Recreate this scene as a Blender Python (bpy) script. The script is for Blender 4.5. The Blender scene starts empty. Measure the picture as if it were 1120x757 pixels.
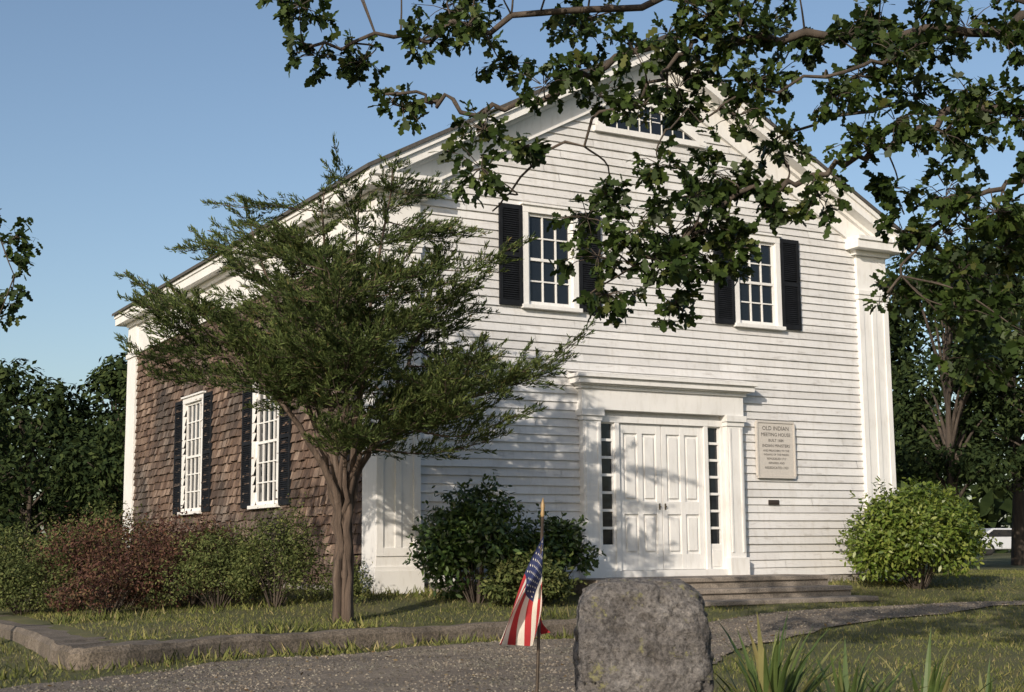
import bpy, bmesh, math, random
import numpy as np
from mathutils import Vector, Matrix, noise
random.seed(5); RNG=np.random.default_rng(11)
C=bpy.context.scene.collection
sc=bpy.context.scene
HEAD=math.radians(29.6)
W=9.72; L=13.75; CX=W/2; M=.54; ZR=8.80; OV=.35
def zu(x): return ZR-M*abs(x-CX)

# ---------------------------------------------------------------- materials
def mk(name):
    m=bpy.data.materials.new(name); m.use_nodes=True
    nt=m.node_tree; b=nt.nodes['Principled BSDF']; return m,nt,b
def ramp(nt,fac,cols):
    r=nt.nodes.new('ShaderNodeValToRGB'); e=r.color_ramp.elements
    while len(e)<len(cols): e.new(.5)
    for i,(p,c) in enumerate(cols): e[i].position=p; e[i].color=(*c,1)
    nt.links.new(fac,r.inputs[0]); return r.outputs[0]
def tex(nt,kind,scale,detail=6,stretch=None,src='Object',rough=.6):
    tc=nt.nodes.new('ShaderNodeTexCoord'); out=tc.outputs[src]
    if stretch:
        mp=nt.nodes.new('ShaderNodeMapping'); mp.inputs['Scale'].default_value=stretch
        nt.links.new(out,mp.inputs[0]); out=mp.outputs[0]
    t=nt.nodes.new(kind); t.inputs['Scale'].default_value=scale
    if kind=='ShaderNodeTexNoise':
        t.inputs['Detail'].default_value=detail; t.inputs['Roughness'].default_value=rough
    nt.links.new(out,t.inputs['Vector'])
    return t
def bump(nt,b,h,s,d=.02):
    n=nt.nodes.new('ShaderNodeBump'); n.inputs['Strength'].default_value=s; n.inputs['Distance'].default_value=d
    nt.links.new(h,n.inputs['Height']); nt.links.new(n.outputs[0],b.inputs['Normal'])
def mul(nt,a,bb,fac=1,mode='MULTIPLY'):
    x=nt.nodes.new('ShaderNodeMix'); x.data_type='RGBA'; x.blend_type=mode
    x.inputs[0].default_value=fac
    nt.links.new(a,x.inputs[6]); nt.links.new(bb,x.inputs[7]); return x.outputs[2]
def simple(name,cols,scale,rough=.7,bs=.3,bd=.01,stretch=None,detail=6):
    m,nt,b=mk(name); t=tex(nt,'ShaderNodeTexNoise',scale,detail,stretch)
    nt.links.new(ramp(nt,t.outputs[0],cols),b.inputs['Base Color']); b.inputs['Roughness'].default_value=rough
    if bs: bump(nt,b,t.outputs[0],bs,bd)
    return m
def paint(name,base,island=False):
    m,nt,b=mk(name)
    t=tex(nt,'ShaderNodeTexNoise',.9,6,(1,1,1)); 
    c=ramp(nt,t.outputs[0],[(.3,tuple(x*.88 for x in base)),(.6,base)])
    t2=tex(nt,'ShaderNodeTexNoise',14,4,(1,1,.25))
    c2=ramp(nt,t2.outputs[0],[(.25,(.80,.78,.74)),(.5,(1,1,1))]); c=mul(nt,c,c2,.6)
    if island:
        g=nt.nodes.new('ShaderNodeNewGeometry'); c3=ramp(nt,g.outputs['Random Per Island'],[(0,(.85,.845,.84)),(1,(1,1,1))]); c=mul(nt,c,c3,1)
        t4=tex(nt,'ShaderNodeTexNoise',5,6,(.5,1,2.5)); c=mul(nt,c,ramp(nt,t4.outputs[0],[(.28,(.6,.57,.54)),(.42,(1,1,1))]),.7)
    nt.links.new(c,b.inputs['Base Color']); b.inputs['Roughness'].default_value=.55
    bump(nt,b,t2.outputs[0],.12,.004)
    return m
M_WHITE=paint('white_trim_paint',(.75,.745,.73))
M_CLAP=paint('white_clapboard_paint',(.69,.688,.685),True)
M_DARK=simple('shutter_paint',[(.3,(.006,.007,.009)),(.7,(.012,.014,.018))],9,.75,.1)
M_DARK.node_tree.nodes['Principled BSDF'].inputs['Specular IOR Level'].default_value=.2
def shingle_mat():
    m,nt,b=mk('weathered_cedar_shingle')
    g=nt.nodes.new('ShaderNodeNewGeometry')
    c=ramp(nt,g.outputs['Random Per Island'],[(0,(.05,.038,.032)),(.3,(.085,.064,.052)),(.6,(.12,.094,.078)),(.85,(.165,.138,.118)),(1,(.24,.21,.185))])
    t=tex(nt,'ShaderNodeTexNoise',30,5,(1,1,.12)); c=mul(nt,c,ramp(nt,t.outputs[0],[(.3,(.45,.43,.42)),(.65,(1.15,1.1,1.05))]),.9)
    t3=tex(nt,'ShaderNodeTexNoise',.6,4); c=mul(nt,c,ramp(nt,t3.outputs[0],[(.38,(.6,.62,.64)),(.58,(1.2,1.02,.9))]),.9)
    nt.links.new(c,b.inputs['Base Color']); b.inputs['Roughness'].default_value=.9
    bump(nt,b,t.outputs[0],.5,.01); return m
M_SHIN=shingle_mat()
M_ROOF=simple('asphalt_roof_shingle',[(.3,(.05,.045,.04)),(.7,(.09,.085,.08))],25,.9,.5)
def glassm():
    m,nt,b=mk('window_glass'); b.inputs['Base Color'].default_value=(.010,.013,.018,1)
    b.inputs['Roughness'].default_value=.06; t=tex(nt,'ShaderNodeTexNoise',2.5,2); bump(nt,b,t.outputs[0],.18,.03); return m
M_GLASS=glassm()
def granite(name,cols,sp=60,bs=.6,bd=.02,lichen=None,con=.9,lo=3.5):
    m,nt,b=mk(name); t=tex(nt,'ShaderNodeTexNoise',lo,8,rough=.7)
    c=ramp(nt,t.outputs[0],cols)
    v=tex(nt,'ShaderNodeTexNoise',sp,5,rough=.8); c=mul(nt,c,ramp(nt,v.outputs[0],[(.36,(.35,.34,.34)),(.52,(1,1,1)),(.68,(1.6,1.58,1.55))]),con)
    if lichen:
        l=tex(nt,'ShaderNodeTexNoise',6,9,rough=.75)
        r=ramp(nt,l.outputs[0],[(.58,(0,0,0)),(.63,(1,1,1))])
        x=nt.nodes.new('ShaderNodeMix'); x.data_type='RGBA'; nt.links.new(r,x.inputs[0]); nt.links.new(c,x.inputs[6]); x.inputs[7].default_value=(*lichen,1); c=x.outputs[2]
    nt.links.new(c,b.inputs['Base Color']); b.inputs['Roughness'].default_value=.92
    a=nt.nodes.new('ShaderNodeMath'); a.operation='ADD'; nt.links.new(t.outputs[0],a.inputs[0])
    k=nt.nodes.new('ShaderNodeMath'); k.operation='MULTIPLY'; k.inputs[1].default_value=.35; nt.links.new(v.outputs[0],k.inputs[0]); nt.links.new(k.outputs[0],a.inputs[1])
    bump(nt,b,a.outputs[0],bs,bd); return m
M_ROCK=granite('pitted_granite',[(.3,(.085,.077,.072)),(.5,(.17,.158,.15)),(.7,(.29,.275,.262))],36,1,.10,(.25,.24,.12),1)
M_STEP=granite('step_stone',[(.3,(.17,.145,.12)),(.7,(.30,.26,.22))],70,.5,.01)
M_CURB=granite('old_concrete',[(.3,(.075,.062,.048)),(.5,(.155,.128,.10)),(.7,(.24,.20,.16))],45,1,.04,None,1,2.2)
M_FOUND=granite('foundation_stone',[(.3,(.22,.2,.18)),(.7,(.33,.31,.28))],30,.5,.01)
def roadm():
    m,nt,b=mk('worn_asphalt'); t=tex(nt,'ShaderNodeTexNoise',.9,8,(.6,1.6,1),rough=.75)
    c=ramp(nt,t.outputs[0],[(.32,(.12,.10,.082)),(.48,(.20,.168,.138)),(.66,(.31,.262,.21))])
    v=tex(nt,'ShaderNodeTexNoise',55,5,rough=.9); c=mul(nt,c,ramp(nt,v.outputs[0],[(.38,(.35,.34,.33)),(.5,(1,1,1)),(.64,(1.6,1.57,1.5))]),1)
    vo=tex(nt,'ShaderNodeTexVoronoi',.6); vo.feature='DISTANCE_TO_EDGE'
    c=mul(nt,c,ramp(nt,vo.outputs[0],[(.0,(.5,.48,.45)),(.014,(1,1,1))]),.25)
    nt.links.new(c,b.inputs['Base Color']); b.inputs['Roughness'].default_value=.95; bump(nt,b,v.outputs[0],1,.03); return m
M_ROAD=roadm()
M_BARK=simple('brown_bark',[(.3,(.03,.024,.018)),(.6,(.075,.058,.045)),(.8,(.13,.11,.09))],9,.95,.9,.03,(1,1,.2),8)
M_BARKR=simple('reddish_bark',[(.3,(.04,.028,.021)),(.6,(.10,.072,.055)),(.8,(.18,.145,.12))],14,.95,1,.03,(1,1,.12),8)
M_WOOD=simple('varnished_pole_wood',[(.3,(.03,.022,.015)),(.7,(.06,.04,.025))],20,.5,.1)
def leafm(name,cols,tr=.3,rough=.5,spec=.3):
    m,nt,b=mk(name); g=nt.nodes.new('ShaderNodeNewGeometry')
    c=ramp(nt,g.outputs['Random Per Island'],cols)
    t=tex(nt,'ShaderNodeTexNoise',1.7,2); c=mul(nt,c,ramp(nt,t.outputs[0],[(.35,(.62,.66,.6)),(.65,(1.15,1.1,1))]),.9)
    nt.links.new(c,b.inputs['Base Color']); b.inputs['Roughness'].default_value=rough
    b.inputs['Specular IOR Level'].default_value=spec
    if tr>0:
        tl=nt.nodes.new('ShaderNodeBsdfTranslucent'); nt.links.new(c,tl.inputs[0])
        mx=nt.nodes.new('ShaderNodeMixShader'); mx.inputs[0].default_value=tr
        nt.links.new(b.outputs[0],mx.inputs[1]); nt.links.new(tl.outputs[0],mx.inputs[2])
        nt.links.new(mx.outputs[0],nt.nodes['Material Output'].inputs[0])
    return m
M_OAK=leafm('oak_leaf',[(0,(.018,.034,.009)),(.5,(.036,.063,.015)),(.9,(.065,.10,.024)),(1,(.12,.13,.04))],.3,.5,.25)
M_YEW=leafm('conifer_foliage',[(0,(.042,.066,.022)),(.5,(.082,.115,.038)),(.96,(.135,.17,.058)),(1,(.17,.12,.06))],.25,.65,.15)
M_RHOD=leafm('dark_shrub_leaf',[(0,(.024,.05,.014)),(.6,(.05,.09,.024)),(1,(.10,.15,.04))],.15,.38,.4)
M_LIME=leafm('bright_shrub_leaf',[(0,(.07,.12,.02)),(.5,(.14,.20,.035)),(1,(.24,.28,.07))],.3,.4,.4)
M_BARB=leafm('red_barberry_leaf',[(0,(.05,.024,.022)),(.5,(.095,.045,.038)),(.8,(.13,.07,.045)),(1,(.08,.09,.035))],0,.7,.15)
M_WEED=leafm('weedy_shrub_leaf',[(0,(.045,.06,.02)),(.6,(.09,.115,.038)),(1,(.16,.165,.065))],0,.7,.15)
M_FAR=leafm('background_tree_leaf',[(0,(.014,.026,.010)),(.6,(.028,.045,.016)),(1,(.052,.072,.024))],0,.8,.1)
M_GRASSB=leafm('grass_blade',[(0,(.085,.105,.03)),(.5,(.135,.15,.048)),(.85,(.19,.18,.075)),(1,(.30,.25,.14))],0,.75,.1)
M_YUC=leafm('yucca_blade',[(0,(.06,.10,.03)),(.7,(.11,.155,.05)),(1,(.26,.23,.11))],.15,.5,.35)
M_DRY=leafm('dry_leaf',[(0,(.10,.06,.03)),(.5,(.18,.12,.06)),(1,(.25,.2,.1))],0,.8,.1)
M_PEB=leafm('pebble_stone',[(0,(.10,.085,.07)),(.5,(.22,.19,.16)),(1,(.38,.34,.29))],0,.9,.2)
def groundm():
    m,nt,b=mk('lawn_soil'); t=tex(nt,'ShaderNodeTexNoise',.8,8,rough=.7)
    c=ramp(nt,t.outputs[0],[(.3,(.06,.07,.022)),(.5,(.095,.10,.035)),(.68,(.15,.13,.06)),(.8,(.19,.15,.09))])
    t2=tex(nt,'ShaderNodeTexNoise',60,5,rough=.8); c=mul(nt,c,ramp(nt,t2.outputs[0],[(.35,(.45,.45,.4)),(.6,(1.15,1.15,1.1))]),.9)
    nt.links.new(c,b.inputs['Base Color']); b.inputs['Roughness'].default_value=1; bump(nt,b,t2.outputs[0],.8,.03); return m
M_GROUND=groundm()
def flat(name,c,r=.6):
    m,nt,b=mk(name); t=tex(nt,'ShaderNodeTexNoise',40,3)
    nt.links.new(ramp(nt,t.outputs[0],[(.3,tuple(x*.88 for x in c)),(.7,c)]),b.inputs['Base Color']); b.inputs['Roughness'].default_value=r; return m
def clothm(name,c):
    m=flat(name,c,.8); nt=m.node_tree; b=nt.nodes['Principled BSDF']
    tl=nt.nodes.new('ShaderNodeBsdfTranslucent'); tl.inputs[0].default_value=(*c,1)
    mx=nt.nodes.new('ShaderNodeMixShader'); mx.inputs[0].default_value=.25
    nt.links.new(b.outputs[0],mx.inputs[1]); nt.links.new(tl.outputs[0],mx.inputs[2]); nt.links.new(mx.outputs[0],nt.nodes['Material Output'].inputs[0]); return m
M_RED=clothm('flag_red',(.42,.03,.035)); M_FW=clothm('flag_white',(.72,.68,.6)); M_BLUE=clothm('flag_blue',(.02,.03,.10))
M_GOLD=flat('gilt_finial',(.30,.20,.09),.45); M_LET=flat('black_lettering',(.06,.055,.05)); M_SIGN=flat('sign_board_paint',(.54,.51,.47),.7)
M_BRONZE=flat('dark_plate_metal',(.04,.03,.025),.5); M_BRASS=flat('dark_brass_handle',(.10,.08,.05),.5)
M_CAR=flat('white_car_paint',(.5,.52,.55),.3); M_TYRE=flat('tyre_rubber',(.02,.02,.02),.9)

# ---------------------------------------------------------------- builders
def reg(o,par=None,label=None,cat=None,kind=None,group=None):
    C.objects.link(o)
    if par is not None: o.parent=par
    if label: o['label']=label
    if cat: o['category']=cat
    if kind: o['kind']=kind
    if group: o['group']=group
    return o
def thing(name,loc,rz,label,cat,group=None):
    e=bpy.data.objects.new(name,None); e.empty_display_size=.3; e.location=loc; e.rotation_euler=(0,0,rz)
    return reg(e,None,label,cat,None,group)
FRONT=lambda a,d,z:(a,-d,z)
SIDE=lambda a,d,z:(-d,a,z)
IDN=lambda a,d,z:(a,d,z)
class MB:
    def __init__(s,T=IDN): s.v=[];s.f=[];s.m=[];s.T=T
    def add(s,vs,fs,mi=0):
        n=len(s.v); s.v+= [s.T(*p) for p in vs]; s.f+=[tuple(i+n for i in f) for f in fs]; s.m+=[mi]*len(fs)
    def box(s,a0,a1,d0,d1,z0,z1,mi=0):
        s.add([(a0,d0,z0),(a1,d0,z0),(a1,d1,z0),(a0,d1,z0),(a0,d0,z1),(a1,d0,z1),(a1,d1,z1),(a0,d1,z1)],
              [(0,3,2,1),(4,5,6,7),(0,1,5,4),(1,2,6,5),(2,3,7,6),(3,0,4,7)],mi)
    def prism(s,poly,d0,d1,mi=0):
        n=len(poly); s.add([(a,d0,z) for a,z in poly]+[(a,d1,z) for a,z in poly],
            [tuple(range(n)),tuple(range(2*n-1,n-1,-1))]+[(i,(i+1)%n,n+(i+1)%n,n+i) for i in range(n)],mi)
    def quad(s,p,mi=0): s.add(p,[tuple(range(len(p)))],mi)
    def obj(s,name,mats,par=None,bev=0,recalc=True,smooth=False,**k):
        me=bpy.data.meshes.new(name); me.from_pydata(s.v,[],s.f)
        if not isinstance(mats,(list,tuple)): mats=[mats]
        for m in mats: me.materials.append(m)
        me.polygons.foreach_set('material_index',s.m)
        if recalc:
            bm=bmesh.new(); bm.from_mesh(me); bmesh.ops.recalc_face_normals(bm,faces=bm.faces); bm.to_mesh(me); bm.free()
        if smooth: me.polygons.foreach_set('use_smooth',[True]*len(me.polygons))
        o=bpy.data.objects.new(name,me); reg(o,par,**k)
        if bev:
            b=o.modifiers.new('bevel','BEVEL'); b.width=bev; b.segments=2; b.limit_method='ANGLE'
        return o
def poly_mesh(name,V,k,mat,par=None,**kw):
    V=np.asarray(V,dtype=np.float32).reshape(-1,3); n=len(V)
    me=bpy.data.meshes.new(name); me.vertices.add(n); me.vertices.foreach_set('co',V.ravel())
    me.loops.add(n); me.loops.foreach_set('vertex_index',np.arange(n,dtype=np.int32))
    me.polygons.add(n//k); me.polygons.foreach_set('loop_start',np.arange(0,n,k,dtype=np.int32))
    me.update(calc_edges=True); me.validate(); me.materials.append(mat)
    o=bpy.data.objects.new(name,me); return reg(o,par,**kw)
def norm(a): return a/np.maximum(np.linalg.norm(a,axis=-1,keepdims=True),1e-9)
def leaves(P,D,N,S,T,curl=.0):
    D=norm(D); Sd=norm(np.cross(D,N)); N2=np.cross(Sd,D)
    T=np.asarray(T); S=S[:,None,None]
    return P[:,None,:]+S*(T[None,:,0,None]*Sd[:,None,:]+T[None,:,1,None]*D[:,None,:]-curl*(T[None,:,1,None]**2)*N2[:,None,:])
RH=[(0,0),(.24,.45),(0,1),(-.24,.45)]
RH6=[(0,0),(.2,.35),(.17,.72),(0,1),(-.17,.72),(-.2,.35)]
NEED=[(-.1,0),(.1,0),(.13,.7),(0,1.0)]
_h=[(0,0),(.20,.16),(.12,.32),(.33,.44),(.17,.58),(.27,.78)]
OAKT=_h+[(0,1)]+[(-x,y) for x,y in _h[:0:-1]]
def rnd(n): return norm(RNG.normal(size=(n,3)))
def tubes(name,lst,mat,par,sides=7,wob=.0,**k):
    vs=[];fs=[]
    for pts,rad in lst:
        pts=[Vector(p) for p in pts]; base=len(vs)
        for i,p in enumerate(pts):
            t=(pts[min(i+1,len(pts)-1)]-pts[max(i-1,0)]).normalized()
            a=t.orthogonal().normalized() if i==0 else (a-t*a.dot(t)).normalized()
            b=t.cross(a)
            for j in range(sides):
                an=2*math.pi*j/sides; r=rad[i]*(1+wob*math.sin(j*2.3+i*.5+base))
                vs.append(tuple(p+(a*math.cos(an)+b*math.sin(an))*r))
        for i in range(len(pts)-1):
            for j in range(sides):
                q=base+i*sides; fs.append((q+j,q+(j+1)%sides,q+sides+(j+1)%sides,q+sides+j))
        fs.append(tuple(base+(len(pts)-1)*sides+j for j in range(sides)))
    me=bpy.data.meshes.new(name); me.from_pydata(vs,[],fs); me.materials.append(mat)
    me.polygons.foreach_set('use_smooth',[True]*len(fs))
    o=bpy.data.objects.new(name,me); return reg(o,par,**k)
def curve(ctrl,n=10):
    P=[Vector(c) for c in ctrl]; P=[P[0]*2-P[1]]+P+[P[-1]*2-P[-2]]; out=[]
    for i in range(1,len(P)-2):
        for s in range(n):
            t=s/n; p0,p1,p2,p3=P[i-1:i+3]
            out.append(.5*((2*p1)+(p2-p0)*t+(2*p0-5*p1+4*p2-p3)*t*t+(3*p1-p0-3*p2+p3)*t**3))
    out.append(P[-2]); return out

# ---------------------------------------------------------------- terrain
YCX=[-5.3,-3.3,1.4,4,12]; YCY=[-5.0,-4.2,-3.3,-3.0,-2.8]
def sst(a,b,x):
    t=np.clip((x-a)/(b-a),0,1); return t*t*(3-2*t)
def gz(x,y):
    x=np.asarray(x,float); y=np.asarray(y,float)
    t=np.maximum(np.maximum(-y,-x*.64),0)
    lawn=np.interp(t,[0,1.7,2.3,3.2,4.6,6,14,60],[0,-.2,-.28,-.31,-.42,-.52,-.75,-1.2])
    lawn_flat=np.interp(t,[0,1.7,3.2,60],[0,-.2,-.27,-.275])
    q=np.maximum(np.interp(x,YCX,YCY)-y,-5.2-x)
    zd=np.interp(q,[0,2,10,60],[-.46,-.53,-.75,-1.2])
    k=1-sst(2.2,5,x); b=sst(-.5,-.1,q)*k
    base=lawn*(1-k)+lawn_flat*k
    return base*(1-b)+zd*b+.015*np.sin(x*1.7+y*.9)*np.sin(y*1.3-x*.4)
def grid_axis(lo,hi,st,far):
    a=np.arange(lo,hi,st); e=np.array([1,2.5,5,10,20,45,90,180,far])
    return np.concatenate([lo-e[::-1],a,hi+e])
gx=grid_axis(-10,18,.22,450); gy=grid_axis(-18,8,.22,450)
X,Y=np.meshgrid(gx,gy); Z=gz(X,Y); nx,ny=len(gx),len(gy)
idx=np.arange(nx*ny).reshape(ny,nx)
F=np.stack([idx[:-1,:-1],idx[:-1,1:],idx[1:,1:],idx[1:,:-1]],-1).reshape(-1,4)
me=bpy.data.meshes.new('ground'); me.from_pydata(np.stack([X,Y,Z],-1).reshape(-1,3).tolist(),[],F.tolist()); me.materials.append(M_GROUND)
me.polygons.foreach_set('use_smooth',[True]*len(F))
reg(bpy.data.objects.new('ground',me),kind='structure')
farE=[(-9,-7.6),(-6.6,-6.4),(-4.9,-5.55),(-3.2,-4.72),(-1,-4.15),(1.4,-3.72),(3.7,-3.1),(9.85,-2.65),(16,-2.4),(34,-1.9)]
nearE=[(-11,-13.5),(-8,-14),(-4.5,-13.5),(-2.6,-11),(-1.2,-8.6),(.6,-6.7),(3.2,-5.0),(9.1,-3.35),(15,-3.1),(34,-2.7)]
fe=curve([(a,b,0) for a,b in farE],14); ne=curve([(a,b,0) for a,b in nearE],14)
mb=MB(); NC=14
for p,q in zip(fe,ne):
    wv=.06*math.sin(p.x*3.1)+.05*math.sin(p.x*7.3)+.04*math.sin(p.x*17)
    for j in range(NC+1):
        r=p.lerp(q,j/NC); y=r.y+(wv if j in(0,NC) else 0); mb.v.append((r.x,y,float(gz(r.x,y))+.018))
n=len(fe)
for i in range(n-1):
    for j in range(NC): a=i*(NC+1)+j; mb.f.append((a,a+NC+1,a+NC+2,a+1)); mb.m.append(0)
mb.obj('road',M_ROAD,smooth=True,kind='structure')
drive_poly=[(p.x,p.y) for p in fe]+[(p.x,p.y) for p in reversed(ne)]
out=curve([(-4.6,9,0),(-4.9,3,0),(-5.1,-2.6,0),(-5.28,-4.3,0),(-5.0,-4.93,0),(-3.3,-4.2,0),(-1,-3.76,0),(1.4,-3.3,0),(3.3,-3.08,0)],9)
inn=curve([(-4.1,9,0),(-4.4,3,0),(-4.55,-2.4,0),(-4.65,-3.8,0),(-4.5,-4.15,0),(-3.15,-3.75,0),(-.9,-3.42,0),(1.4,-3.05,0),(3.3,-2.85,0)],9)
mb=MB()
for i,(o,q) in enumerate(zip(out,inn)):
    d=(q-o).normalized(); zt=-.27+.009*math.sin(i*.9)+.007*math.sin(i*2.7)
    wob=.022*math.sin(i*2.1); w2=.03*math.sin(i*1.7)
    o2=o+d*(.05+.015*math.sin(i*3.3)); mb.v+=[(o.x-d.x*(.02+wob),o.y-d.y*(.02+wob),-.75),(o.x,o.y,zt-.05),(o2.x,o2.y,zt),(q.x+d.x*w2,q.y+d.y*w2,zt-.005),(q.x,q.y,-.6)]
for i in range(len(out)-1):
    for j in range(4): a=i*5+j; mb.f.append((a,a+1,a+6,a+5)); mb.m.append(0)
mb.obj('pavement',M_CURB,kind='structure')

# ---------------------------------------------------------------- meeting house
H=thing('meeting_house',(0,0,0),0,'white clapboard gabled meeting house with weathered cedar shingle side wall','building')
mb=MB()
pent=[(.06,-.4),(W-.0,-.4),(W-.0,zu(W)-.03),(CX,ZR-.03),(.06,zu(0)-.03)]
mb.add([(a,.06,z) for a,z in pent]+[(a,L,z) for a,z in pent],[(0,1,2,3,4),(9,8,7,6,5)]+[(i,(i+1)%5,5+(i+1)%5,5+i) for i in range(5)])
mb.obj('wall',M_WHITE,H)
mb=MB(FRONT); mb.box(-.04,W+.04,-.2,.035,-.6,.10); mb2=MB(SIDE); mb2.box(.05,L,-.2,.04,-.6,.10)
mb.obj('foundation',M_FOUND,H,label='grey stone foundation course'); mb2.obj('foundation',M_FOUND,H)
DC=4.86
WZ0,WZ1=4.26,5.70
fw=[(2.84,.80),(6.90,.80)]
ops=[(c-w/2,c+w/2,WZ0,WZ1) for c,w in fw]+[(DC-1.22,DC+1.22,0,2.62)]
mb=MB(FRONT); e=.128; z=.12; row=0
while z<8.65:
    z2=z+e; row+=1
    cuts=sorted({z,z2,*[v for o in ops for v in (o[2],o[3]) if z<v<z2]})
    joints=[]; xx=random.uniform(.8,3.5)
    while xx<W: joints.append(xx); xx+=random.uniform(2.2,4.6)
    def ext(q):
        if q<zu(0)-.03: return 0,W
        h=(ZR-.03-q)/M; return CX-h,CX+h
    offs=[random.uniform(-.003,.004) for _ in range(len(joints)+1)]
    for za,zb in zip(cuts[:-1],cuts[1:]):
        if zb-za<1e-4: continue
        segs=[(ext(zb)[0],ext(zb)[1])]; zm=(za+zb)/2
        for o in ops:
            if o[2]<zm<o[3]:
                ns=[]
                for s in segs:
                    if o[0]>s[0]: ns.append((s[0],min(s[1],o[0])))
                    if o[1]<s[1]: ns.append((max(s[0],o[1]),s[1]))
                segs=ns
        dd=lambda q:.036-.028*(q-z)/e
        for s in segs:
            bp=[s[0]]+[j for j in joints if s[0]+.1<j<s[1]-.1]+[s[1]]
            for a,b in zip(bp[:-1],bp[1:]):
                if b-a<.01: continue
                k=offs[sum(1 for j in joints if j<(a+b)/2)]
                a+=.0018;b-=.0018
                A=dd(za)+k;B=dd(zb)+k
                nseg=max(1,int((b-a)/.8)); ds=[random.uniform(-.003,.003) if za==z else 0 for _ in range(nseg+1)]
                vs=[]
                for q in range(nseg+1):
                    xq=a+(b-a)*q/nseg; vs+=[(xq,A,za+ds[q]),(xq,B,zb),(xq,-.01,za+ds[q])]
                mb.add(vs,[(q*3,q*3+3,q*3+4,q*3+1) for q in range(nseg)]+[(q*3+2,q*3+5,q*3+3,q*3) for q in range(nseg)])
    z=z2
mb.obj('clapboard_wall',M_CLAP,H,recalc=False)
SW=[(4.6,1.12),(8.78,1.12)]; SZ0,SZ1=1.36,3.50
mb=MB(SIDE); z=.08
while z<5.1:
    a=.45+random.uniform(0,.1); ex=.15
    while a<L-.1:
        w=random.choice([.08,.10,.12,.13,.15,.18,.2]); b=min(a+w,L); zc=z+ex/2; skip=False; A,B=a+.003,b-.003
        for c,ww in SW:
            if SZ0-.02<zc<SZ1+.06:
                l,r=c-ww/2,c+ww/2
                if A>=l and B<=r: skip=True
                elif A<l<B: B=l
                elif A<r<B: A=r
        if not skip and B-A>.01:
            j=random.uniform(-.02,.016); d=.050+random.uniform(-.008,.022); j2=j+random.uniform(-.006,.006); t=.012
            mb.add([(A,d,z+j),(B,d+random.uniform(-.004,.004),z+j2),(B,t,z+ex+.02),(A,t,z+ex+.02),(A,-.01,z+j),(B,-.01,z+j2)],[(0,1,2,3),(4,5,1,0),(0,3,4),(1,5,2)])
        a=b
    z+=ex
mb.obj('shingle_wall',M_SHIN,H,recalc=False,label='weathered grey-brown cedar shingles')
mb=MB(SIDE)
mb.box(.4,L,-.055,.004,-.3,SZ0); mb.box(.4,L,-.055,.004,SZ1,5.6)
prev=.4
for c,ww in SW: mb.box(prev,c-ww/2,-.055,.004,SZ0,SZ1); prev=c+ww/2
mb.box(prev,L,-.055,.004,SZ0,SZ1)
mb.obj('sheathing',M_SHIN,H)
mb=MB()
for sgn in (-1,1):
    xe=CX+sgn*(W/2+OV+.05); y0,y1=-.43,L+.4
    zb=ZR-M*(W/2+OV+.05)
    mb.prism([(CX,ZR),(xe,zb),(xe,zb+.06),(CX,ZR+.06)],y0,y1)
mb.obj('roof',M_ROOF,H)
def rake(name,t0,t1,y0,xo,mat=M_WHITE):
    m=MB(FRONT)
    for s in (-1,1):
        xe=CX+s*(W/2+xo)
        m.prism([(CX,ZR-t0),(xe,zu(xe)-t0),(xe,zu(xe)-t1),(CX,ZR-t1)],-.02,y0)
    m.obj(name,mat,H)
rake('rake_crown_moulding',.002,.085,.40,.35)
rake('rake_fascia',.085,.235,.355,.33)
rake('rake_bed_moulding',.235,.30,.14,.06)
rake('rake_frieze',.30,.62,.062,.0)
rake('rake_frieze_fillet',.62,.665,.085,.0)
ze=zu(-OV)
for nm,T in (('left',SIDE),('right',lambda a,d,z:(W+d,a,z))):
    m=MB(T)
    m.box(-.398,L+.38,0,.352,ze-.09,ze-.004); m.box(-.352,L+.36,0,.325,ze-.25,ze-.09)
    m.box(0,L,0,.15,ze-.33,ze-.25); m.obj('eave_cornice',M_WHITE,H)
    m=MB(T); m.box(0.0,L,0,.05,ze-.95,ze-.33); m.box(0,L,0,.075,ze-.99,ze-.95)
    m.obj('eave_frieze',M_WHITE,H)
for a0,a1 in ((-.348,.80),(W-.80,W+.348)):
    m=MB(FRONT)
    m.box(a0,a1,-.02,.350,ze-.24,ze-.10); m.box(a0-.0,a1+.0,-.02,.385,ze-.10,ze-.03); 
    b0,b1=(a0+.22,a1-.12) if a0<0 else (a0+.12,a1-.22); m.box(b0,b1,-.02,.15,ze-.325,ze-.24)
    m.obj('cornice_return',M_WHITE,H)
def corner(T_front,T_side,side_w):
    m=MB(T_front); zt=ze-.33
    m.box(-.09,.60,-.02,.075,.02,zt)
    m.box(-.09,.02,.075,.095,.5,zt-.8); m.box(.49,.60,.075,.095,.5,zt-.8); m.box(.02,.49,.075,.0945,.5,.62); m.box(.20,.30,.075,.0935,.62,zt-.9)
    m.box(-.125,.64,-.02,.125,-.12,.30); m.box(-.115,.63,-.02,.105,.30,.36)
    m.box(-.12,.63,-.02,.13,zt-.70,zt-.62); m.box(-.105,.615,-.02,.11,zt-.78,zt-.70)
    m.T=T_side
    m.box(.001,side_w,-.02,.088,.02,zt); m.box(.001,side_w+.03,-.02,.122,-.12,.30); m.box(.001,side_w+.02,-.02,.102,.30,.36)
    m.box(.001,side_w+.02,-.02,.117,zt-.70,zt-.62)
    m.obj('corner_pilaster',M_WHITE,H,bev=.004)
corner(FRONT,SIDE,.42)
corner(lambda a,d,z:(W-a,-d,z),lambda a,d,z:(W+d,a,z),.42)
m=MB(SIDE); zt=ze-.33
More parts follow.
